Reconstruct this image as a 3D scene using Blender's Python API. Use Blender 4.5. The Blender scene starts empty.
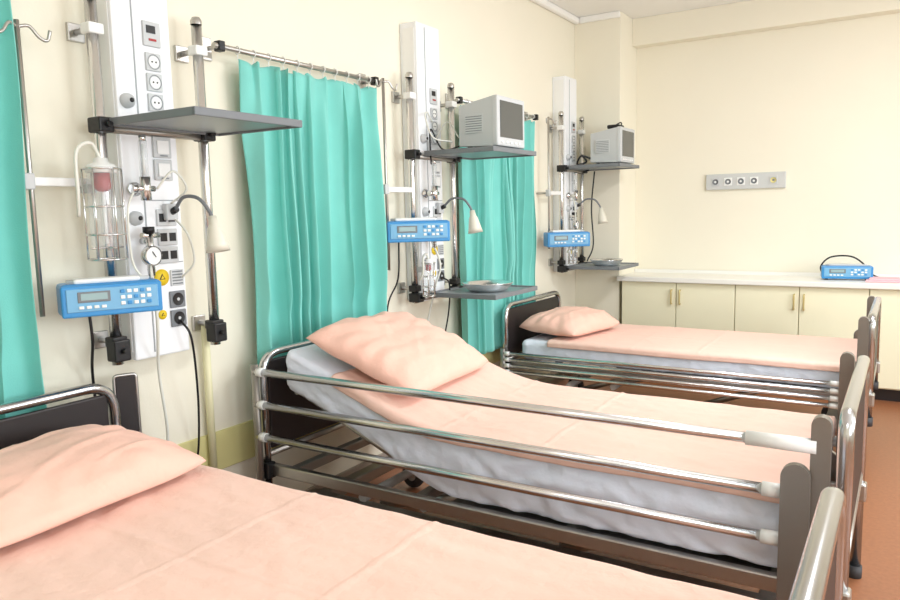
import bpy, bmesh, math, random
from mathutils import Vector, Matrix, noise
random.seed(7)
sc = bpy.context.scene
COL = sc.collection

# ------------------------------------------------------------------ materials
_M = {}
def mat(name, col, rough=0.5, metal=0.0, bump=0.0, bscale=50, var=0.0, vscale=5, trans=0.0, emit=0.0, alpha=1.0, spec=0.5, sheen=0.0):
    if name in _M: return _M[name]
    m = bpy.data.materials.new(name); m.use_nodes = True
    nt = m.node_tree; b = nt.nodes['Principled BSDF']
    c = tuple((x/255.0)**2.2 for x in col)
    b.inputs['Base Color'].default_value = (*c, 1)
    b.inputs['Roughness'].default_value = rough
    b.inputs['Metallic'].default_value = metal
    b.inputs['Specular IOR Level'].default_value = spec
    if trans: b.inputs['Transmission Weight'].default_value = trans
    if sheen: b.inputs['Sheen Weight'].default_value = sheen
    if emit:
        b.inputs['Emission Color'].default_value = (*c, 1); b.inputs['Emission Strength'].default_value = emit
    b.inputs['Alpha'].default_value = alpha
    tc = nt.nodes.new('ShaderNodeTexCoord')
    if var:
        n = nt.nodes.new('ShaderNodeTexNoise'); n.inputs['Scale'].default_value = vscale; n.inputs['Detail'].default_value = 4
        nt.links.new(tc.outputs['Object'], n.inputs['Vector'])
        r = nt.nodes.new('ShaderNodeMapRange'); r.inputs['From Min'].default_value = .3; r.inputs['From Max'].default_value = .7
        r.inputs['To Min'].default_value = 1-var; r.inputs['To Max'].default_value = 1+var
        nt.links.new(n.outputs['Fac'], r.inputs['Value'])
        mx = nt.nodes.new('ShaderNodeVectorMath'); mx.operation = 'SCALE'; mx.inputs[0].default_value = c
        nt.links.new(r.outputs['Result'], mx.inputs['Scale'])
        nt.links.new(mx.outputs['Vector'], b.inputs['Base Color'])
    if bump:
        n2 = nt.nodes.new('ShaderNodeTexNoise'); n2.inputs['Scale'].default_value = bscale; n2.inputs['Detail'].default_value = 3
        nt.links.new(tc.outputs['Object'], n2.inputs['Vector'])
        bp = nt.nodes.new('ShaderNodeBump'); bp.inputs['Strength'].default_value = bump; bp.inputs['Distance'].default_value = .01
        nt.links.new(n2.outputs['Fac'], bp.inputs['Height']); nt.links.new(bp.outputs['Normal'], b.inputs['Normal'])
    _M[name] = m; return m

WALL = mat('wall_cream_paint', (244,238,219), .75, bump=.05, bscale=120, var=.012, vscale=2, spec=.25)
CEIL = mat('ceiling_white_paint', (248,247,242), .85)
BAND = mat('band_olive_yellow', (222,214,150), .6)
FLOOR = mat('floor_terracotta_linoleum', (150,98,68), .4, var=.10, vscale=55)
BASEB = mat('baseboard_grey', (170,160,150), .6)
CHROME = mat('chrome_steel', (222,222,222), .22, 1.0)
FCHROME = mat('bed_frame_chrome', (196,198,200), .2, 1.0)
STEEL = mat('brushed_steel', (194,192,188), .36, 1.0, var=.04, vscale=12)
DSTEEL = mat('dark_frame_steel', (160,156,150), .42, .8)
PLATF = mat('steel_bed_platform', (140,136,132), .5, .5)
GPOST = mat('grey_painted_steel_post', (140,135,128), .36, .7)
DISHM = mat('polished_dish_steel', (240,240,240), .16, .95)
WHITEP = mat('white_plastic', (242,243,241), .4)
PANELM = mat('panel_white_enamel', (243,245,247), .4)
PANELS = mat('panel_grey_seam', (160,165,168), .5)
BLACK = mat('black_plastic', (28,28,30), .45)
DARK = mat('dark_laminate', (44,38,38), .45, var=.06, vscale=20)
GREYP = mat('grey_plastic', (200,203,204), .45)
MGREY = mat('mid_grey_plastic', (120,124,128), .5)
SCREEN = mat('dark_screen', (86,88,86), .2)
BLUE = mat('blue_pump_plastic', (60,142,204), .35)
LBLUE = mat('blue_front_foil', (118,176,214), .4)
LCD = mat('lcd_display', (150,176,178), .25)
TEAL = mat('teal_curtain_fabric', (130,210,200), .85, bump=.12, bscale=260, var=.03, vscale=8, sheen=.2, spec=.2)
PEACH = mat('peach_bed_linen', (245,206,190), .85, bump=.4, bscale=26, var=.02, vscale=3, spec=.2, sheen=.1)
PEACH2 = mat('peach_pillow_linen', (245,196,178), .85, bump=.4, bscale=22, var=.02, vscale=4, spec=.2, sheen=.1)
SHEET = mat('blue_white_sheet', (235,241,254), .85, bump=.6, bscale=18, spec=.2)
DOORM = mat('cream_cabinet_laminate', (248,243,212), .5, var=.01, vscale=4)
CARC = mat('cabinet_carcass', (220,212,178), .55)
TOPM = mat('worktop_white_laminate', (245,243,236), .35)
SHELFM = mat('shelf_grey_metal', (150,158,162), .4, .4)
GLASS = mat('clear_jar_plastic', (236,243,246), .06, alpha=.2)
HOSE = mat('translucent_hose', (230,230,220), .35)
RED = mat('red_plastic', (165,22,22), .4)
YEL = mat('yellow_label', (236,202,40), .5)
PALEY = mat('pale_yellow_plastic', (226,216,150), .5)
PINK = mat('pink_cloth', (244,190,198), .9)
STRIP = mat('grey_strip_metal', (206,208,206), .45, .05)
CREAMP = mat('cream_pipe_paint', (232,226,184), .5)
HANDM = mat('brass_handle', (206,188,130), .35, .5)
LAMPM = mat('lamp_shade_enamel', (228,224,208), .4)
RUBBER = mat('grey_rubber', (70,70,72), .7)

# ------------------------------------------------------------------ mesh builder
class MB:
    def __init__(s): s.v=[]; s.f=[]; s.m=[]; s.s=[]; s.mats=[]
    def add(s, vs, fs, mt, smooth=False):
        if mt not in s.mats: s.mats.append(mt)
        i = s.mats.index(mt); o = len(s.v)
        s.v += [Vector(v) for v in vs]
        for k,f in enumerate(fs):
            s.f.append([o+j for j in f]); s.m.append(i)
            s.s.append(smooth[k] if isinstance(smooth, list) else smooth)
        return s
    def box(s, c, size, mt, bev=0.0, rot=None, seg=2):
        bm = bmesh.new(); bmesh.ops.create_cube(bm, size=1)
        for v in bm.verts: v.co = Vector((v.co.x*size[0], v.co.y*size[1], v.co.z*size[2]))
        if bev>0: bmesh.ops.bevel(bm, geom=list(bm.edges), offset=min(bev, min(size)*.49), segments=seg, profile=.5, affect='EDGES')
        bm.verts.index_update()
        vs = [(rot@v.co if rot else v.co)+Vector(c) for v in bm.verts]
        fs = [[v.index for v in f.verts] for f in bm.faces]
        bm.free(); return s.add(vs, fs, mt, False)
    def bx(s, x0,x1,y0,y1,z0,z1, mt, bev=0.0):
        return s.box(((x0+x1)/2,(y0+y1)/2,(z0+z1)/2),(x1-x0,y1-y0,z1-z0),mt,bev)
    def cyl(s, p0, p1, r, mt, seg=16, r2=None):
        return s.sweep([p0,p1],[r, r if r2 is None else r2],mt,seg)
    def sweep(s, pts, rs, mt, seg=10, caps=True, sq=(1,1)):
        pts=[Vector(p) for p in pts]
        if not hasattr(rs,'__len__'): rs=[rs]*len(pts)
        vs=[]; fs=[]; sm=[]
        t0=(pts[1]-pts[0]).normalized()
        up=Vector((0,0,1)) if abs(t0.z)<.9 else Vector((1,0,0))
        n=(up-t0*up.dot(t0)).normalized()
        for i,p in enumerate(pts):
            if i==0: t=t0
            elif i==len(pts)-1: t=(pts[-1]-pts[-2]).normalized()
            else: t=((pts[i+1]-p).normalized()+(p-pts[i-1]).normalized()).normalized()
            n=(n-t*n.dot(t)).normalized(); b=t.cross(n)
            for k in range(seg):
                a=2*math.pi*k/seg
                vs.append(p+n*math.cos(a)*rs[i]*sq[0]+b*math.sin(a)*rs[i]*sq[1])
        for i in range(len(pts)-1):
            for k in range(seg):
                fs.append([i*seg+k,i*seg+(k+1)%seg,(i+1)*seg+(k+1)%seg,(i+1)*seg+k]); sm.append(True)
        if caps:
            fs.append(list(range(seg))[::-1]); sm.append(False)
            fs.append([(len(pts)-1)*seg+k for k in range(seg)]); sm.append(False)
        return s.add(vs,fs,mt,sm)
    def lathe(s, prof, mt, org=(0,0,0), axis='Z', seg=24, R=None):
        vs=[];fs=[]
        for r,z in prof:
            for k in range(seg):
                a=2*math.pi*k/seg
                v=Vector((r*math.cos(a),r*math.sin(a),z))
                if axis=='X': v=Vector((v.z,v.x,v.y))
                if axis=='Y': v=Vector((v.x,v.z,v.y))
                if R is not None: v=R@v
                vs.append(v+Vector(org))
        for i in range(len(prof)-1):
            for k in range(seg):
                fs.append([i*seg+k,i*seg+(k+1)%seg,(i+1)*seg+(k+1)%seg,(i+1)*seg+k])
        return s.add(vs,fs,mt,True)
    def grid(s, fn, nu, nv, mt):
        vs=[fn(i/nu, j/nv) for i in range(nu+1) for j in range(nv+1)]
        w=nv+1; fs=[]
        for i in range(nu):
            for j in range(nv):
                fs.append([i*w+j,i*w+j+1,(i+1)*w+j+1,(i+1)*w+j])
        return s.add(vs,fs,mt,True)
    def obj(s, name, parent=None, loc=(0,0,0), rot=None, label=None, category=None, group=None, kind=None):
        me=bpy.data.meshes.new(name); me.from_pydata([tuple(v) for v in s.v],[],s.f)
        for m in s.mats: me.materials.append(m)
        for p,mi,sm in zip(me.polygons,s.m,s.s): p.material_index=mi; p.use_smooth=sm
        bm=bmesh.new(); bm.from_mesh(me); bmesh.ops.recalc_face_normals(bm, faces=bm.faces); bm.to_mesh(me); bm.free()
        me.update()
        o=bpy.data.objects.new(name,me); COL.objects.link(o); o.location=loc
        if rot: o.rotation_euler=rot
        if parent: o.parent=parent
        tag(o,label,category,group,kind); return o
def tag(o,label=None,category=None,group=None,kind=None):
    if label: o['label']=label
    if category: o['category']=category
    if group: o['group']=group
    if kind: o['kind']=kind
def thing(name, loc, label, category, rotz=0, group=None):
    e=bpy.data.objects.new(name,None); e.empty_display_size=.1; COL.objects.link(e)
    e.location=loc; e.rotation_euler=(0,0,rotz); tag(e,label,category,group); return e
def rpath(pts, r, n=6):
    pts=[Vector(p) for p in pts]; out=[pts[0]]
    for i in range(1,len(pts)-1):
        a,b,c=pts[i-1],pts[i],pts[i+1]
        d1=(a-b); d2=(c-b); rr=min(r,d1.length*.49,d2.length*.49)
        p=b+d1.normalized()*rr; q=b+d2.normalized()*rr
        for k in range(n+1):
            t=k/n; out.append((1-t)**2*p+2*t*(1-t)*b+t*t*q)
    out.append(pts[-1]); return out
def smoothpath(pts,n=8):
    P=[Vector(p) for p in pts]; P=[P[0]*2-P[1]]+P+[P[-1]*2-P[-2]]; out=[]
    for i in range(1,len(P)-2):
        for k in range(n):
            t=k/n; a,b,c,d=P[i-1:i+3]
            out.append(.5*((2*b)+(c-a)*t+(2*a-5*b+4*c-d)*t*t+(3*b-a-3*c+d)*t**3))
    out.append(P[-2]); return out
def struct(mb,name,label=None):
    return mb.obj(name,kind='structure',label=label,category='room')

# ------------------------------------------------------------------ room
XR=5.0; YB=6.32; YF=-1.8; H=2.95
struct(MB().bx(-.15,0,YF-.15,YB+.15,0,H,WALL),'wall_left','cream painted wall behind the beds')
struct(MB().bx(0,XR,YB,YB+.15,0,H,WALL),'wall_back','cream painted wall above the counter')
mb=MB(); wins=[(-1.2,1.2),(1.8,4.2)]
mb.bx(XR,XR+.2,YF-.15,YB+.15,0,.9,WALL).bx(XR,XR+.2,YF-.15,YB+.15,2.6,H,WALL)
for a,b in [(YF-.15,-1.2),(1.2,1.8),(4.2,YB+.15)]: mb.bx(XR,XR+.2,a,b,.9,2.6,WALL)
struct(mb,'wall_right','cream wall with two wide windows')
struct(MB().bx(0,XR,YF-.15,YF,0,H,WALL),'wall_front','cream painted wall')
struct(MB().bx(-.15,XR+.2,YF-.15,YB+.15,-.1,0,FLOOR),'floor','terracotta linoleum floor')
struct(MB().bx(-.15,XR+.2,YF-.15,YB+.15,H,H+.1,CEIL),'ceiling','white ceiling')
for i,(a,b) in enumerate(wins):
    mb=MB()
    for q in (a+.03,(a+b)/2,b-.03): mb.bx(XR+.05,XR+.11,q-.03,q+.03,.9,2.6,WHITEP)
    mb.bx(XR+.05,XR+.11,a,b,.9,.96,WHITEP).bx(XR+.05,XR+.11,a,b,2.54,2.6,WHITEP)
    struct(mb,'window_%d'%(i+1),'white framed window')
struct(MB().bx(0,.39,5.9,YB,0,H,WALL,.004),'trim_1','cream corner pilaster')
struct(MB().bx(.39,XR,6.2,YB,2.73,H,WALL,.004),'trim_2','cream ceiling beam along the wall')
mb=MB().bx(0,.05,YF,5.9,H-.05,H,CEIL,.015); mb.bx(.05,.39,5.87,5.9,H-.05,H,CEIL,.01)
struct(mb,'trim_3','white ceiling cornice')
struct(MB().bx(0,.012,YF,5.9,.35,.515,BAND,.003),'trim_4','olive yellow protective wall band')
struct(MB().bx(0,.015,YF,5.9,0,.09,BASEB,.003),'baseboard_left','grey baseboard')
struct(MB().sweep([(.03,1.95,.36),(.03,1.95,.98)],.016,CREAMP,10),'trim_5','cream painted wall conduit')

# ------------------------------------------------------------------ beds
def sstep(a,b,x):
    t=max(0,min(1,(x-a)/(b-a))); return t*t*(3-2*t)
def nz(x,y,z,s): return noise.noise(Vector((x*s,y*s,z*s)))
def roundplate(xc,yc,w,zlo,zhi,th,m):
    pl=MB(); pts=[]
    for a in range(13):
        t=math.pi*a/12; pts.append((w*math.cos(t),zhi-w+w*math.sin(t)))
    pts=[(w,zlo)]+pts+[(-w,zlo)]; n=len(pts)
    vs=[(xc+q[0],yc-th,q[1]) for q in pts]+[(xc+q[0],yc+th,q[1]) for q in pts]
    fs=[list(range(n)),[n+i for i in range(n)][::-1]]+[[i,(i+1)%n,n+(i+1)%n,n+i] for i in range(n)]
    return pl.add(vs,fs,m,False)

def bed(x0,y0,hz,fz,near,far,top,thick,raised,seed,labels,dropk=.03,postz=.03,hx=0.0,fx=2.13,second=True,ripple=1.0):
    e=thing('hospital_bed',(x0,y0,0),labels[0],'hospital bed',group='hospital beds along the wall')
    L=2.1; W=.95
    beam=top-thick-.03
    f=MB()
    for y in (.05,.90): f.box(((fx+hx)/2,y,beam),(fx-hx-.02,.03,.05),STEEL,.006)
    for x in (.12,.75,1.35,1.98): f.box((x,W/2,beam),(.04,W-.10,.04),DSTEEL,.005)
    f.obj('bed_frame',e)
    f=MB()
    for y in (.16,.79): f.box((L/2+.0,y,.2),(1.86,.05,.05),DSTEEL,.006)
    for x in (.16,1.94): f.box((x,W/2,.19),(.06,.88,.05),DSTEEL,.006)
    f.obj('undercarriage',e)
    MB().bx(.85,L-.05,.07,.88,beam-.022,beam-.010,PLATF,.003).obj('lying_platform',e)
    for y in (.22,.73):
        for xa_,xb_ in ((.45,.95),(1.25,1.7)):
            MB().sweep([(xa_,y,.2),(xb_,y,beam)],.018,STEEL,8,sq=(1,.6)).obj('lift_arm',e)
    MB().sweep([(.6,.475,.22),(1.1,.475,beam-.03)],.028,GREYP,12).obj('lift_actuator',e)
    for x,z in ((.7,.26),(.4,.24)):
        MB().sweep([(x,.16,z),(x,.79,z)],.02,GREYP,8).obj('cross_bar',e)
    for x in (.16,1.90):
        for y in (.08,.87):
            c=MB(); c.lathe([(.02,-.02),(.06,-.016),(.065,0),(.06,.016),(.02,.02)],RUBBER,(x,y,.065),'Y',20)
            c.lathe([(0,-.021),(.025,-.021),(.025,.021),(0,.021)],GREYP,(x,y,.065),'Y',16)
            c.box((x,y-.027,.11),(.05,.006,.1),STEEL,.002); c.box((x,y+.027,.11),(.05,.006,.1),STEEL,.002)
            c.box((x,y,.158),(.055,.06,.012),STEEL,.002)
            c.obj('caster_wheel',e)
    for nm,x,zt in (('headboard',hx,hz),('footboard',fx,fz)):
        hb=MB(); zb=.24 if nm=='headboard' else postz
        p=rpath([(x,.03,zb),(x,.03,zt-.02),(x,.92,zt-.02),(x,.92,zb)],.10 if nm=='headboard' else .06,8)
        hb.sweep(p,.020,FCHROME,16,sq=(1.0,.85))
        hb.sweep([(x,.03,.40),(x,.92,.40)],.014,STEEL,10)
        ho=hb.obj(nm,e,label='chrome tube frame with dark panel')
        MB().bx(x-.009,x+.009,.055,.895,.42,zt-.05,DARK,.006).obj('board_panel',ho)
        for y in (.03,.92):
            MB().box((x,y,beam),(.056,.05,.07),BLACK if nm=='headboard' else STEEL,.008).obj('corner_fitting',ho)
            if nm=='headboard': MB().cyl((x,y,.205),(x,y,.26),.03,BLACK,14).obj('end_buffer',ho)
            else: MB().cyl((x,y,postz-.03),(x,y,postz+.015),.025,RUBBER,14).obj('rubber_tip',ho)
    if second:
        for y in (-.004,W+.004):
            roundplate(2.085,y,.024,beam-.1,fz-.012,.018,GPOST).obj('end_post',e,label='dark grey end post with rounded top')
    for side,zs in (('n',near),('f',far)):
        y=-.012 if side=='n' else W+.012; yo=y-.026 if side=='n' else y+.026
        r=MB(); xe=[2.03,1.985,1.985,1.985]
        for k,z in enumerate(zs):
            r.sweep([(.0,y,z),(xe[k],y,z)],.0155 if len(zs)<4 else .012,CHROME,14)
        ro=r.obj('side_rail',e,label='chrome side rail with parallel bars')
        zb=beam-.02
        up=MB(); hi=zs[0]+.03
        up.sweep([(.0,y,zb-.12),(.0,y,hi)],.017,DSTEEL,12,sq=(1.1,.8))
        up.obj('rail_post',ro,label='steel head end post')
        ph=max(zs[0]-.045, zb+.1)
        if len(zs)>3: ph=.60
        roundplate(2.03,yo,.036,zb-.16,ph,.012,GPOST).obj('rail_end_plate',ro,label='dark grey plate with rounded top')
        for k,z in enumerate(zs):
            c=MB(); rr=.020 if len(zs)<4 else .015
            if k==0 and len(zs)<4: c.sweep([(1.90,y,z),(2.075,y,z)],.0205,WHITEP,14)
            else: c.sweep([(1.945,y,z),(2.0,y,z)],rr,WHITEP,14)
            c.obj('rail_sleeve',ro,label='white plastic sleeve')
            MB().sweep([(.018,y,z),(.05,y,z)],rr-.001,WHITEP,12).obj('rail_sleeve',ro,label='white plastic sleeve')
    hinge=.80; sl=math.tan(math.radians(raised))
    def zt(x):
        if not raised: return top
        k=.12; d=hinge-x
        sd=.5*(d+math.sqrt(d*d+k*k))-.02
        return top+sl*max(0,sd)
    def th(x): return thick*(1-.28*sstep(hinge+.1,hinge-.35,x)) if raised else thick
    if raised:
        b=MB()
        for y in (.12,.475,.83):
            b.sweep([(hinge,y,zt(hinge)-th(hinge)-.012),(.12,y,zt(.12)-th(.12)-.012)],.013,STEEL,8)
        for x in (.12,.42): b.sweep([(x,.10,zt(x)-th(x)-.012),(x,.85,zt(x)-th(x)-.012)],.013,STEEL,8)
        b.sweep([(.3,.475,zt(.3)-th(.3)-.02),(.62,.475,beam)],.018,DSTEEL,8)
        b.obj('backrest_frame',e)
    m=MB(); xa,xb=.10,2.04; ya,yb=.055,.895
    NS=130; rc=.035
    def sec(ins=0):
        pts=[]; y1,y2=ya,yb; t=0; bt=-thick
        for cy,cz,a0 in ((y1+rc,bt+rc,180),(y2-rc,bt+rc,270),(y2-rc,t-rc,0),(y1+rc,t-rc,90)):
            for k in range(5):
                a=math.radians(a0+90*k/4); pts.append((cy+rc*math.cos(a),cz+rc*math.sin(a)))
        out=[]
        for i in range(len(pts)):
            a=pts[i]; b2=pts[(i+1)%len(pts)]; d=math.hypot(b2[0]-a[0],b2[1]-a[1]); out.append(a)
            k=int(d/.018)
            for j in range(1,k): out.append((a[0]+(b2[0]-a[0])*j/k,a[1]+(b2[1]-a[1])*j/k))
        return out
    base=sec(); n=len(base); vs=[]
    xs=[(xa,.03),(xa+.004,.015),(xa+.015,.004)]+[(xa+.03+(xb-xa-.06)*i/NS,0) for i in range(NS+1)]+[(xb-.015,.004),(xb-.004,.015),(xb,.03)]
    for x,ins in xs:
        for (yy,zz) in base:
            cy=(ya+yb)/2; cz=-thick/2
            y2=cy+(yy-cy)*(1-ins/.42); z2=cz+(zz-cz)*(1-ins/(thick/2)*.8)
            side=1 if (yy<ya+.03 or yy>yb-.03) else 0
            w=nz(x*1.5+seed,yy*2,zz*6,5)*.006+ side*(.006*math.sin((x*1.0+zz*1.6)*26+nz(x,zz*3,seed,5)*6)*(.4+abs(nz(x,seed,0,2.3))*1.6)+.003*math.sin((x*1.3-zz*2)*55+nz(x,zz*3,seed,9)*7))
            y2+= w*(-1 if yy<cy else 1)
            z2*= th(x)/thick
            vs.append((x,y2,zt(x)+z2))
    fs=[]
    for i in range(len(xs)-1):
        for k in range(n): fs.append([i*n+k,i*n+(k+1)%n,(i+1)*n+(k+1)%n,(i+1)*n+k])
    fs.append(list(range(n))); fs.append([(len(xs)-1)*n+k for k in range(n)])
    m.add(vs,fs,SHEET,True)
    m.obj('mattress',loc=(x0,y0,0),label=labels[1],category='mattress',group='bed mattresses')
    bl=MB(); xs0=.36 if raised else .3
    def bf(u,v):
        x=xs0+(2.052-xs0)*min(1,u/.97)
        drop=dropk+.45*dropk*ripple*nz(x,v*3,seed,2.2)
        tot=.86+2*drop; s=v*tot
        if s<drop: y=ya-.014; z=-(drop-s)
        elif s>drop+.86: y=yb+.014; z=-(s-drop-.86)
        else: y=ya-.01+(s-drop); z=.011
        c=.02
        if .0<=z:
            d=min(y-ya+.01,yb+.01-y)
            if d<c: z-= (c-d)**2/c*.45
            z+=ripple*(.007*nz(x+seed,y,0,3.2)+.005*nz(x*1.4,y*4+seed,0,5))
            z+=.004*math.exp(-((y-.48)/.005)**2)+.004*math.exp(-((x-1.25)/.006)**2)+.003*math.exp(-((x-.85)/.006)**2)
            z+=ripple*.005*max(0,math.sin((x*.8+y*1.3)*13+3*nz(x,y,seed,2)))**8*(.5+nz(x*2,y*2,seed,1.5))
        else: y+= (.006*ripple*nz(x*2,z*5,seed,6)+.002)*(-1 if y<.4 else 1)
        zz=zt(x)+z
        if u>.97:
            k=(u-.97)/.03; zz-=k*.05; x+=.004
        return (x,y,zz)
    bl.grid(bf,200,130,PEACH)
    bo=bl.obj('blanket',loc=(x0,y0,0),label=labels[2],category='blanket',group='peach blankets on the beds')
    sm=bo.modifiers.new('s','SOLIDIFY'); sm.thickness=.004; sm.offset=1
    return zt

def pillow(loc,size,rot,seed,label):
    m=MB(); a,b,h=size
    def fn(sgn):
        def g(u,v):
            U=2*u-1; V=2*v-1
            U=math.copysign(abs(U)**.75,U); V=math.copysign(abs(V)**.75,V)
            th=((1-abs(U)**3.0)*(1-abs(V)**3.0))**.5
            rc=1-.06*(U*U*V*V)**1.5
            x=a*U*(1-.03*(1-V*V))*rc; y=b*V*(1-.025*(1-U*U))*rc
            w=nz(x+seed,y,0,4)*.014+nz(x*2,y+seed,0,8)*.008
            z=th*h*(1.0 if sgn>0 else -.4)+(w*min(1,th*2) if sgn>0 else 0)
            rr=max(abs(U),abs(V)); z+=.006*math.sin(16*math.atan2(V,U)+seed)*sstep(.5,.92,rr)*(th*1.2)*(1 if sgn>0 else 0)
            if sgn>0: z+=.005*max(0,math.sin((U*1.3+V)*6+4*nz(U,V,seed,1.2)))**5*th
            z+=.003*math.sin(9*U+4*V)*(1-th)
            return (x,y,z)
        return g
    m.grid(fn(1),70,70,PEACH2); m.grid(fn(-1),70,70,PEACH2)
    o=m.obj('pillow',loc=loc,rot=rot,label=label,category='pillow',group='peach pillows on the beds')
    me=o.data; bm=bmesh.new(); bm.from_mesh(me); bmesh.ops.remove_doubles(bm,verts=bm.verts,dist=.0008); bmesh.ops.recalc_face_normals(bm,faces=bm.faces); bm.to_mesh(me); bm.free()
    return o

HIGH=(.765,.628,.492)
LOW=(.455,.415,.375,.335)
bed(.21,.535,.87,.905,(.46,.38,.30),(.46,.38,.30),.635,.19,0,1,
    ('steel hospital bed with chrome end frames and dark headboard','mattress in pale blue sheet, flat','smooth peach blanket spread flat over the bed'),.05,.03,-.06,2.10,False,.9)
bed(.15,2.10,.85,.86,HIGH,(.50,.43,.36),.60,.235,20.5,2,
    ('steel hospital bed with raised backrest and raised chrome side rails','mattress in pale blue-white sheet with raised head section','peach blanket over a bed with raised backrest'),.022,.03,0,2.14,True,.8)
bed(.15,4.28,.79,.83,LOW,LOW,.54,.13,0,3,
    ('steel hospital bed with lowered side rails beside the cabinets','thin mattress in pale blue sheet, flat','peach blanket spread over the bed near the cabinets'),.03,.27,0,2.12,True,.3)
pillow((.475,1.055,.702),(.25,.335,.090),(0,math.radians(3),math.radians(4)),1.3,'soft peach pillow lying flat on the bed')
pillow((.575,2.54,.808),(.285,.36,.095),(0,math.radians(21),math.radians(4)),2.7,'peach pillow propped on the raised backrest')
pillow((.46,4.68,.605),(.23,.32,.11),(0,math.radians(2),math.radians(-10)),5.1,'plump peach pillow beside the headboard')

e=thing('rail_holder',(.11,1.53,0),'dark upright panel with steel edge beside the headboard','bed rail panel',rotz=math.radians(-25))
p=rpath([(0,-.036,.0),(0,-.036,.86),(0,.036,.86),(0,.036,0)],.012,4)
MB().sweep(p,.006,STEEL,10).obj('panel_edge',e)
MB().bx(-.006,.006,-.034,.034,.02,.855,DARK,.004).obj('panel_core',e)
MB().bx(-.05,.05,-.05,.05,0,.015,DSTEEL,.004).obj('panel_foot',e)

# ------------------------------------------------------------------ curtains
def curtain(y0,y1,zb,zt,n,seed,label,amp=.052,xc=.085,waist=.04):
    m=MB()
    def fn(u,v):
        z=zb+(zt-zb)*v
        uw=u+.05*math.sin(u*7+seed)+.026*math.sin(u*15+seed*2)+.015*nz(u*3,v*1.5,seed,1.5)
        ph=uw*n*2*math.pi+1.6*nz(u*2.5+seed,v*1.1,0,1.3)
        wob=nz(u*4+seed,v*1.4,seed,1.5)
        yy=y0+(y1-y0)*u
        yc=(y0+y1)/2
        yy=yc+(yy-yc)*(1-waist*math.exp(-((v-.5)/.4)**2))
        A=amp*(.6+.4*(1-v))*(1+1.1*wob)
        top=sstep(.78,1.0,v)
        s=math.sin(ph)
        x=xc+A*s*(1-.5*top)+.012*math.sin(2.3*ph+seed)*(1-v*.5)+.018*wob+.012*top*math.sin(u*11*2*math.pi)
        lim=.038 if z<.95 else .038+.04*sstep(.95,1.1,z)
        x=xc+lim*math.tanh((x-xc)/lim)
        yy+=.020*math.cos(ph)
        zz=z-.016*abs(math.sin(u*11*math.pi))*sstep(.9,1,v)
        zz+= .012*math.sin(ph)*(1-v)**8
        return (max(x,.022),yy,zz)
    m.grid(fn,240,70,TEAL)
    o=m.obj('curtain',label=label,category='curtain',group='teal curtains on the wall')
    s=o.modifiers.new('s','SOLIDIFY'); s.thickness=.002
    return o
curtain(.35,1.245,.5,2.25,9,1.0,'teal fabric curtain gathered beside the service panel',waist=.02)
curtain(2.16,3.07,.5,2.03,9,4.0,'teal fabric curtain hanging in deep folds from rod',waist=.02)
curtain(3.87,4.90,.47,2.03,10,8.0,'teal fabric curtain between two service panels')
def rod(ya,yb,z,nh,label):
    e=thing('curtain_rod',(0,ya,z),label,'curtain rod',group='curtain rods')
    L=yb-ya
    MB().sweep([(.085,0,0),(.085,L,0)],.011,STEEL,12).obj('rod',e)
    for y in (.03,L-.03):
        b=MB().box((.006,y,0),(.012,.05,.09),STEEL,.003).sweep([(.01,y,0),(.085,y,0)],.009,STEEL,8).box((.085,y,0),(.035,.03,.04),BLACK,.004); b.obj('bracket',e)
    for i in range(nh):
        y=.12+(L-.2)*i/(nh-1); h=MB()
        h.sweep([(.085+.015*math.cos(t),y,.015*math.sin(t)) for t in [math.pi*2*k/12 for k in range(13)]],.0025,WHITEP,6,caps=False)
        h.sweep([(.085,y,-.013),(.085,y,-.04)],.002,WHITEP,6); h.obj('curtain_hook',e)
rod(2.03,3.08,2.06,11,'steel curtain rod with plastic hooks and wall brackets')
rod(3.85,4.98,2.06,11,'steel curtain rod partly hidden by monitor')
rod(.2,1.27,2.29,9,'steel curtain rod above bed')

# ------------------------------------------------------------------ stations
def socket(e,y,z,kind):
    m=MB(); x=.11
    if kind=='plug':
        m.box((x+.004,y,z),(.008,.062,.062),GREYP,.003)
        m.lathe([(.026,.009),(.024,.0095),(.022,.006),(.0,.006)],MGREY,(x,y,z),'X',20)
        m.lathe([(.020,.0085),(.0,.0085)],WHITEP,(x,y,z),'X',20)
        for d in (-.008,.008): m.cyl((x+.008,y+d,z),(x+.0098,y+d,z),.0035,BLACK,8)
        return m.obj('power_socket',e)
    if kind=='dark':
        m.box((x+.004,y,z),(.008,.066,.062),MGREY,.003)
        m.lathe([(.024,.0095),(.022,.009),(.020,.0085),(.0,.0085)],BLACK,(x,y,z),'X',20)
        m.cyl((x+.008,y,z),(x+.011,y,z),.006,GREYP,8)
        return m.obj('power_socket',e)
    if kind=='switch':
        m.box((x+.005,y,z),(.010,.074,.074),GREYP,.003); m.box((x+.012,y,z),(.006,.048,.048),WHITEP,.002)
        m.box((x+.0155,y,z-.03),(.001,.03,.004),MGREY)
        return m.obj('light_switch',e)
    if kind=='display':
        m.box((x+.004,y,z),(.008,.07,.085),GREYP,.003); m.box((x+.009,y-.005,z+.015),(.002,.036,.026),BLACK); m.box((x+.009,y,z-.02),(.002,.03,.008),RED)
        return m.obj('alarm_display',e)
    if kind=='data':
        m.box((x+.004,y,z),(.008,.082,.06),GREYP,.003)
        for d in (-.019,.019): m.box((x+.009,y+d,z),(.002,.027,.03),BLACK)
        return m.obj('data_socket',e)
def clampm(c,s=(.05,.05,.04)):
    m=MB(); m.box(c,s,BLACK,.006); m.cyl((c[0]+s[0]/2-.005,c[1],c[2]),(c[0]+s[0]/2+.02,c[1],c[2]),.009,BLACK,10); return m

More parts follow.
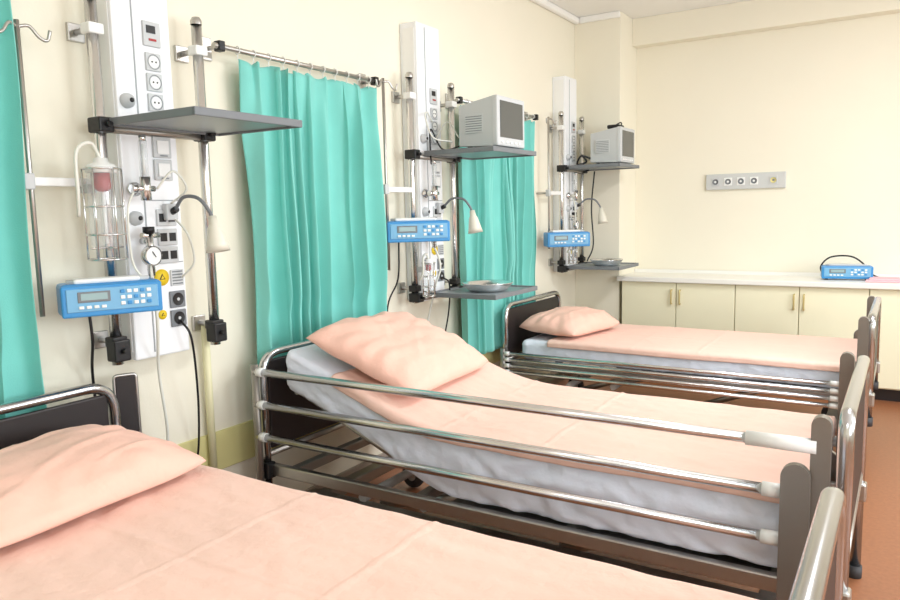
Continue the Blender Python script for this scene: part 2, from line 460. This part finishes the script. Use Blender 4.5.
def station(i,y0,sh_y0,sh_y1,pump_loc,pump_rot,low,jar_hi):
    e=thing('service_panel',(0,y0,0.9),'tall white medical service panel with sockets and gas outlets','service panel',group='wall service panels')
    Hh=1.52
    b=MB().bx(0,.11,0,.23,0,Hh,PANELM,.006)
    b.obj('panel_body',e)
    s=MB().bx(.109,.112,.075,.080,.02,Hh-.02,PANELS); s.obj('cover_seam',e)
    for zz in (.81,.56,.335): MB().bx(.109,.1115,.084,.222,zz,zz+.004,PANELS).obj('cover_joint',e)
    MB().bx(.02,.095,-.003,.001,.03,Hh-.03,WHITEP,.001).obj('side_cover',e)
    for z,k in ((1.14,'display'),(1.045,'plug'),(.975,'plug'),(.905,'plug')): socket(e,.15,z,k)
    socket(e,.16,.75,'switch'); socket(e,.16,.67,'switch')
    for z in (.50,.43,.365): socket(e,.16,z,'data')
    for z in (.20,.13): socket(e,.185,z,'dark')
    v=MB().box((.113,.190,.28),(.006,.056,.06),GREYP,.002)
    for k in range(5): v.box((.1165,.190,.258+k*.011),(.001,.044,.005),MGREY)
    v.obj('vent_grille',e)
    for (ly,lz,r_) in ((.125,.285,.030),(.118,.15,.017)):
        s=MB().lathe([(0,.004),(r_,.004),(r_,0)],YEL,(.111,ly,lz),'X',24)
        k=r_/.033
        s.add([(.1165,ly-.014*k,lz-.008*k),(.1165,ly+.014*k,lz-.008*k),(.1165,ly,lz+.016*k)],[[0,1,2]],BLACK)
        s.add([(.118,ly-.008*k,lz-.005*k),(.118,ly+.008*k,lz-.005*k),(.118,ly,lz+.009*k)],[[0,1,2]],YEL)
        s.obj('warning_label',e,label='round yellow warning label with black triangle')
    for z,col in ((.90,BLACK),(.60,GREYP),(.50,BLACK),(.22,RED)):
        g=MB().lathe([(0,.03),(.012,.03),(.014,.02),(.024,.016),(.026,.002),(.026,0)],CHROME if col is not BLACK else GREYP,(.11,.035,z),'X',20)
        g.lathe([(0,.033),(.008,.033),(.008,.028)],col,(.11,.035,z),'X',12)
        g.obj('gas_outlet',e)
    g=MB(); g.cyl((.12,.035,.60),(.18,.035,.60),.014,CHROME,14); g.cyl((.18,.035,.56),(.18,.035,.64),.018,CHROME,14)
    g.cyl((.18,.035,.64),(.18,.035,.76),.015,GLASS,14); g.cyl((.18,.035,.645),(.18,.035,.75),.005,WHITEP,8)
    g.cyl((.18,.035,.76),(.18,.035,.78),.012,CHROME,12); g.cyl((.18,.0,.60),(.18,.07,.60),.010,CHROME,10)
    g.cyl((.18,-.02,.60),(.18,.0,.60),.014,CHROME,12)
    g.obj('flow_meter',e)
    g=MB(); g.cyl((.12,.05,.42),(.16,.05,.42),.012,CHROME,12); g.cyl((.16,.05,.30),(.16,.05,.45),.013,CHROME,12)
    g.cyl((.16,.02,.44),(.16,.09,.44),.010,CHROME,10); g.cyl((.16,.05,.45),(.16,.05,.47),.02,BLACK,12)
    g.lathe([(0,0),(.033,0),(.035,.004),(.035,.026),(.031,.03)],CHROME,(.165,.04,.37),'X',24); g.lathe([(.031,.026),(0,.026)],WHITEP,(.165,.04,.37),'X',24)
    g.box((.193,.042,.375),(.001,.003,.024),BLACK,rot=Matrix.Rotation(.6,3,'X'))
    g.obj('pressure_gauge',e)
    grp='chrome equipment poles'
    py=(y0-.065,y0+.36)
    for k,yy in enumerate(py):
        p=thing('equipment_pole',(.1,yy,.9),'vertical chrome equipment pole bracketed to the wall','equipment pole',group=grp)
        MB().sweep([(0,0,0),(0,0,1.23)],.0195,CHROME,16).lathe([(0,1.245),(.014,1.242),(.021,1.23),(.021,1.215)],STEEL,seg=16).obj('pole',p)
        for z in (.08,1.12):
            MB().box((-.093,0,z),(.014,.06,.06),STEEL,.003).sweep([(-.09,0,z),(0,0,z)],.011,STEEL,10).box((0,0,z),(.050,.055,.035),WHITEP if z>1 else BLACK,.005).obj('wall_bracket',p)
        if not low:
            clampm((.01,0,.05),(.055,.06,.075)).obj('black_clamp',p)
    yy=y0-.30 if i else y0-.31; top_=.90 if i==0 else .98
    p=thing('drip_stand_pole',(.1,yy,1.1),'thin steel wall pole with drip hooks and white crossbar','drip pole',group='drip poles')
    MB().sweep([(0,0,0),(0,0,top_)],.008,STEEL,10).obj('thin_pole',p)
    for sy in (-1,1):
        MB().sweep(smoothpath([(0,0,top_-.02),(.012,sy*.03,top_-.015),(.02,sy*.055,top_-.045),(.022,sy*.078,top_-.05),(.024,sy*.088,top_-.02)]),.0055,STEEL,8).obj('drip_hook',p)
    MB().box((.0,.10,.42),(.02,.25,.028),WHITEP,.004).box((0,-.01,.42),(.03,.035,.05),GREYP,.004).sweep([(-.1,.0,.42),(0,0,.42)],.008,STEEL,8).obj('crossbar',p)
    def shelf(z,label):
        s=thing('wall_shelf',(0,0,z),label,'shelf',group='pole mounted shelves')
        t=MB().bx(.135,.56,sh_y0,sh_y1,-.006,.004,SHELFM,.002)
        for a in ((.135,.56,sh_y0-.006,sh_y0+.004),(.135,.56,sh_y1-.004,sh_y1+.006),(.552,.564,sh_y0-.006,sh_y1+.006),(.131,.143,sh_y0-.006,sh_y1+.006)):
            t.bx(a[0],a[1],a[2],a[3],-.014,.012,MGREY,.003)
        t.obj('shelf_tray',s)
        MB().sweep([(.11,py[0]+.03,-.02),(.11,py[1]+.02,-.02)],.014,DSTEEL,8).obj('support_bar',s)
        for yy in py:
            clampm((.108,yy,-.01),(.07,.055,.05)).obj('black_clamp',s)
        return s
    shelf(1.72,'grey metal shelf clamped between two chrome poles')
    if low: shelf(.94,'low grey metal shelf clamped to chrome poles')
    l=thing('reading_lamp',(.126,y0+.17,1.42),'gooseneck reading lamp with cream conical shade','lamp',group='gooseneck reading lamps')
    MB().box((.0,0,0),(.03,.05,.06),GREYP,.006).cyl((.01,0,0),(.035,0,.01),.012,BLACK,12).obj('lamp_base',l)
    MB().sweep(smoothpath([(.03,0,.01),(.09,-.01,.05),(.16,-.005,.045),(.195,.01,.0),(.205,.015,-.03)]),.0065,MGREY,10).obj('gooseneck',l)
    R=Matrix.Rotation(math.radians(-9),3,'Y')
    MB().lathe([(0,.068),(.014,.068),(.018,.036),(.024,.027),(.036,-.03),(.042,-.058),(.038,-.056),(.020,.022),(0,.024)],LAMPM,(.214,.016,-.085),seg=28,R=R).obj('lamp_shade',l)
    pe=pump(pump_loc,pump_rot)
    if i==0: pe.scale=(.92,.91,.95)
    if jar_hi: jar((.19,y0-.13,1.31),1.0)
    else: jar((.20,y0-.075,.97 if i==1 else 1.0),.62)

def pump(loc,rz,label='blue and grey infusion pump with display and keypad',mount=True):
    e=thing('infusion_pump',loc,label,'infusion pump',rotz=rz,group='blue infusion pumps')
    MB().bx(-.13,-.01,-.165,.165,-.055,.055,BLUE,.012).bx(-.02,.0,-.165,.165,-.055,.05,BLUE,.006).obj('pump_body',e)
    MB().bx(-.002,.004,-.15,.15,-.037,.040,LBLUE,.003).obj('front_panel',e)
    MB().bx(.003,.007,-.115,-.01,-.006,.030,MGREY,.002).bx(.006,.008,-.105,-.02,.002,.024,LCD).obj('display_window',e)
    for r in range(3):
        for c in range(5): MB().box((.006,.03+c*.022,.024-r*.02),(.005,.015,.012),WHITEP if (r+c)%3 else BLUE,.002).obj('key',e)
    for c in range(4): MB().box((.006,-.105+c*.024,-.022),(.005,.016,.010),WHITEP,.002).obj('key',e)
    MB().bx(-.10,-.03,-.12,.10,.053,.070,GREYP if not mount else WHITEP,.008).cyl((-.05,.13,.060),(-.05,-.14,.060),.009,GREYP,12).obj('syringe_holder',e)
    if mount:
        MB().box((-.155,0,0),(.06,.05,.05),BLACK,.006).obj('mounting_clamp',e)
    else:
        for y in (-.13,.13): MB().cyl((-.06,y,-.067),(-.06,y,-.052),.012,RUBBER,10).obj('rubber_foot',e)
    return e
def jar(loc,s):
    e=thing('suction_jar',loc,'clear suction jar in chrome wire cage with hose','suction jar',group='suction jars')
    MB().lathe([(0,0),(.042*s,0),(.047*s,.01*s),(.047*s,.225*s),(.044*s,.24*s)],GLASS,seg=24).obj('jar_body',e)
    MB().lathe([(0,.285*s),(.02*s,.285*s),(.024*s,.27*s),(.04*s,.264*s),(.048*s,.255*s),(.048*s,.238*s),(.0,.238*s)],WHITEP,seg=24).obj('jar_lid',e)
    MB().lathe([(0,.237*s),(.024*s,.237*s),(.026*s,.19*s),(.014*s,.178*s),(0,.178*s)],RED,seg=16).obj('red_float_valve',e)
    MB().cyl((0,0,.01*s),(0,0,.18*s),.006*s,WHITEP,8).obj('inner_tube',e)
    c=MB()
    for z in (-.04,.04,.13,.25):
        c.sweep([(.058*s*math.cos(t),.058*s*math.sin(t),z*s) for t in [2*math.pi*k/24 for k in range(25)]],.003,CHROME,6,caps=False)
    for k in range(6):
        t=2*math.pi*k/6; c.sweep([(.058*s*math.cos(t),.058*s*math.sin(t),-.04*s),(.058*s*math.cos(t),.058*s*math.sin(t),.25*s)],.003,CHROME,6)
    c.box((-.078*s,0,.19*s),(.05*s,.03,.03),GREYP,.003)
    c.sweep([(-.058*s,0,-.003),(.058*s,0,-.003)],.003,CHROME,6).sweep([(0,-.058*s,-.003),(0,.058*s,-.003)],.003,CHROME,6)
    c.obj('wire_cage',e)
    MB().sweep(smoothpath([(0,0,.28*s),(.0,-.03*s,.33*s),(0,-.08*s,.30*s),(0,-.085*s,.18*s),(-.03,-.07*s,.1*s)]),.006,HOSE,8).obj('suction_hose',e)

station(0,1.58,1.53,1.985,(.24,1.425,1.145),math.radians(-24),False,True)
station(1,3.40,3.42,3.93,(.25,3.17,1.30),math.radians(-46),True,False)
station(2,5.44,5.40,5.86,(.25,5.17,1.17),math.radians(-50),True,False)

def monitor(loc,s,label):
    e=thing('patient_monitor',loc,label,'monitor',group='patient monitors')
    w,d,h=.32*s,.25,.26
    b=MB()
    fr=[(-.03,0,0),(-.03,w,0),(-.03,w,h),(-.03,0,h)]
    bk=[(-d,.02,.01),(-d,w-.02,.01),(-d,w-.02,h-.035),(-d,.02,h-.035)]
    b.add(fr+bk,[[0,1,2,3],[7,6,5,4],[0,4,5,1],[1,5,6,2],[2,6,7,3],[3,7,4,0]],GREYP)
    b.bx(-.035,.0,-.003,w+.003,-.0,h+.003,GREYP,.008)
    b.obj('monitor_body',e)
    v=MB()
    v.box((-d*.6,.0075,h*.48),(.11,.006,.10),GREYP,.001)
    for k in range(7): v.box((-d*.6,.0045,h*.33+k*.0125),(.10,.002,.004),MGREY)
    v.obj('vent_slots',e)
    MB().bx(-.003,.003,.025,w-.025,.045,h-.022,SCREEN,.003).obj('screen',e,label='dark grey screen')
    for j in range(5): MB().box((.002,.05+j*.05*s,.022),(.006,.02,.012),WHITEP,.002).obj('button',e)
    for y in (.05,w-.05):
        for x in (-.06,-d+.05): MB().cyl((x,y,-.017),(x,y,.012),.014,RUBBER,10).obj('rubber_foot',e)
monitor((.545,3.50,1.741),1.0,'grey boxy patient monitor with dark screen on shelf')
monitor((.55,5.46,1.741),1.0,'light grey boxy patient monitor with cables on shelf')
e=thing('monitor_accessory',(.45,5.62,2.003),'small black cuff accessory lying on the monitor','accessory')
MB().bx(-.05,.05,-.06,.06,.0,.03,BLACK,.01).obj('accessory_body',e)
MB().sweep(smoothpath([(.0,0,.03),(.03,.03,.05),(.02,.07,.035),(-.02,.05,.032)]),.005,BLACK,8).obj('accessory_strap',e)
def dish(loc,r,label):
    MB().lathe([(0,.004),(r*.7,.004),(r*.8,.012),(r,.045),(r*1.08,.048),(r*1.08,.045),(r*.82,.004),(r*.75,0),(0,0)],DISHM,seg=40).obj('steel_dish',loc=loc,label=label,category='dish',group='steel dishes')
dish((.38,3.66,.946),.135,'round shiny stainless steel dish on low shelf')
dish((.38,5.62,.946),.12,'round stainless steel dish on the corner shelf')

def cable(pts,r,m,label,name='cable'):
    MB().sweep(smoothpath(pts),r,m,8).obj(name,label=label,category='cable',group='hanging cables')
cable([(.14,1.40,1.10),(.13,1.41,1.0),(.05,1.45,.88),(.03,1.47,.70),(.005,1.5,.55)],.005,BLACK,'black power cable hanging from the pump')
cable([(.125,1.765,1.02),(.16,1.78,.95),(.10,1.84,.72),(.05,1.87,.52),(.012,1.88,.40)],.0045,BLACK,'black power cable plugged into the panel')
cable([(.17,1.62,1.24),(.20,1.61,1.05),(.12,1.66,.85),(.09,1.70,.60),(.012,1.72,.42)],.0055,HOSE,'translucent hose hanging from the gauge')
cable([(.13,1.76,1.40),(.20,1.76,1.34),(.19,1.79,1.24),(.13,1.78,1.18)],.004,HOSE,'thin white lamp cable on the panel')
cable([(.17,1.58,1.5),(.21,1.52,1.42),(.19,1.54,1.25),(.22,1.58,1.18),(.17,1.62,1.22)],.004,HOSE,'translucent hose looping between flow meter and gauge')
cable([(.18,1.66,1.50),(.22,1.70,1.56),(.21,1.76,1.50),(.14,1.745,1.45)],.004,HOSE,'thin white cable looping over the panel')
cable([(.125,3.585,1.02),(.16,3.60,.98),(.10,3.68,.8),(.04,3.7,.6),(.012,3.7,.5)],.0045,BLACK,'black power cable plugged into the panel')
cable([(.30,3.55,1.76),(.2,3.50,1.74),(.15,3.46,1.85),(.13,3.48,1.75),(.16,3.44,1.66)],.0045,BLACK,'black monitor cable looping behind shelf')
cable([(.25,3.6,1.80),(.17,3.60,1.9),(.12,3.55,1.8)],.004,HOSE,'thin white cable behind the monitor')
cable([(.25,3.52,1.78),(.19,3.42,1.80),(.17,3.38,1.90),(.14,3.44,1.94),(.12,3.52,1.9)],.0045,HOSE,'thin white cable looping beside the panel')
cable([(.30,5.5,1.78),(.24,5.44,1.80),(.2,5.46,1.74),(.25,5.52,1.76),(.18,5.6,1.82)],.008,BLACK,'black monitor cable bundle on the shelf')
cable([(.20,5.83,1.70),(.17,5.84,1.4),(.19,5.83,1.1),(.14,5.82,.96)],.006,BLACK,'black cable hanging beside the pole')
cable([(.15,5.48,1.50),(.19,5.44,1.4),(.17,5.47,1.25),(.11,5.50,1.1)],.005,HOSE,'translucent hose on the corner panel')
cable([(.14,3.14,1.25),(.12,3.15,1.05),(.04,3.16,.9),(.005,3.17,.6)],.0045,BLACK,'black power cable hanging from the pump')
cable([(.15,3.44,1.24),(.19,3.46,1.1),(.15,3.45,.95),(.012,3.45,.45)],.006,HOSE,'translucent hose hanging from the gauge')

# ------------------------------------------------------------------ cabinets
for i in range(3):
    xa=.42+i*.89
    e=thing('cabinet',(xa,5.87,0),'cream laminate base cabinet with two doors under worktop','cabinet',group='base cabinets')
    MB().bx(0,.89,.02,.43,.09,.80,CARC).bx(0,.89,.06,.42,0,.09,DARK).obj('cabinet_body',e)
    for k in range(2):
        d=MB().bx(.003+.445*k,.442+.445*k,0,.02,.10,.797,DOORM,.003).obj('door',e)
        hx=.412 if k==0 else .478
        MB().sweep(rpath([(hx,.0,.63),(hx,-.028,.63),(hx,-.028,.74),(hx,.0,.74)],.012),.0065,HANDM,8).obj('handle',d)
MB().bx(.391,3.12,5.83,6.315,.80,.84,TOPM,.006).bx(.391,3.12,6.295,6.315,.835,.865,TOPM,.004).obj('worktop',label='long white laminate worktop over cream cabinets',category='worktop')
e=pump((2.05,6.0,.897),math.radians(-82),'blue infusion pump standing on the worktop',mount=False)
e.scale=(1,1,.84)
cable([(1.90,6.05,.86),(1.87,6.08,.93),(1.93,6.10,1.0),(2.06,6.08,1.01),(2.14,6.1,.96),(2.2,6.12,.88),(2.27,6.1,.85)],.006,BLACK,'dark loose cable looping over the blue pump')
MB().bx(2.17,2.5,5.9,6.1,.841,.854,PINK,.005).bx(2.19,2.48,5.91,6.09,.852,.866,PINK,.006).obj('folded_cloth',label='folded pink cloth lying on the worktop',category='cloth')
e=thing('socket_strip',(.985,YB,1.525),'grey wall strip with five round sockets','socket strip')
MB().bx(0,.60,-.03,0,0,.125,STRIP,.004).obj('strip_body',e)
for k in range(5):
    x=.075+k*.098+(.045 if k>3 else 0)
    s=MB().box((x,-.033,.062),(.062,.006,.062),WHITEP if k in (1,2,3) else GREYP,.003)
    s.lathe([(.023,-.0085),(.023,-.006),(.0,-.0075)],PALEY if k==4 else MGREY,(x,-.03,.062),'Y',18)
    s.cyl((x,-.037,.062),(x,-.0395,.062),.009,MGREY if k==4 else WHITEP,10); s.obj('socket',e)

# ------------------------------------------------------------------ camera
f=734.7
X=Vector((1192,-62,734.7)).normalized(); Y=Vector((458,99,-734.7)); Y=(Y-X*Y.dot(X)).normalized(); Z=X.cross(Y)
R=Matrix((X,Y,Z)).to_4x4()
cd=bpy.data.cameras.new('camera'); cam=bpy.data.objects.new('camera',cd); COL.objects.link(cam)
cam.matrix_world=Matrix.Translation((2.4,0,1.4))@R
cd.sensor_width=36; cd.lens=f*36/900; cd.clip_start=.02
sc.camera=cam

# ------------------------------------------------------------------ light
w=bpy.data.worlds.new('world'); sc.world=w; w.use_nodes=True
bg=w.node_tree.nodes['Background']; bg.inputs['Color'].default_value=(.86,.93,1,1); bg.inputs['Strength'].default_value=1.3
def area(loc,rot,sx,sy,en,col):
    l=bpy.data.lights.new('light','AREA'); l.shape='RECTANGLE'; l.size=sx; l.size_y=sy; l.energy=en; l.color=col
    o=bpy.data.objects.new('window_or_fill_light',l); COL.objects.link(o); o.location=loc; o.rotation_euler=rot  # serves both the window daylight and the added ceiling fill
for (a,b),en in zip(wins,(54,92)):
    area((XR+.02,(a+b)/2,1.75),(0,math.radians(90),0),1.6,2.3,en,(.88,.945,1))
for (x,y),en in (((2.6,-.3),17),((2.6,3.9),56)):  # unseen ceiling lamps, added as fill to brighten the room
    e=thing('ceiling_fill_lamp',(x,y,H),'added white ceiling fill light, out of view','ceiling lamp',group='added ceiling fill lights')
    MB().bx(-.15,.15,-.6,.6,-.06,0,WHITEP,.01).obj('fill_lamp_housing',e)
    area((x,y,H-.08),(0,0,0),.3,1.2,en,(.95,.97,1))
sc.view_settings.view_transform='Standard'
sc.view_settings.exposure=0.02
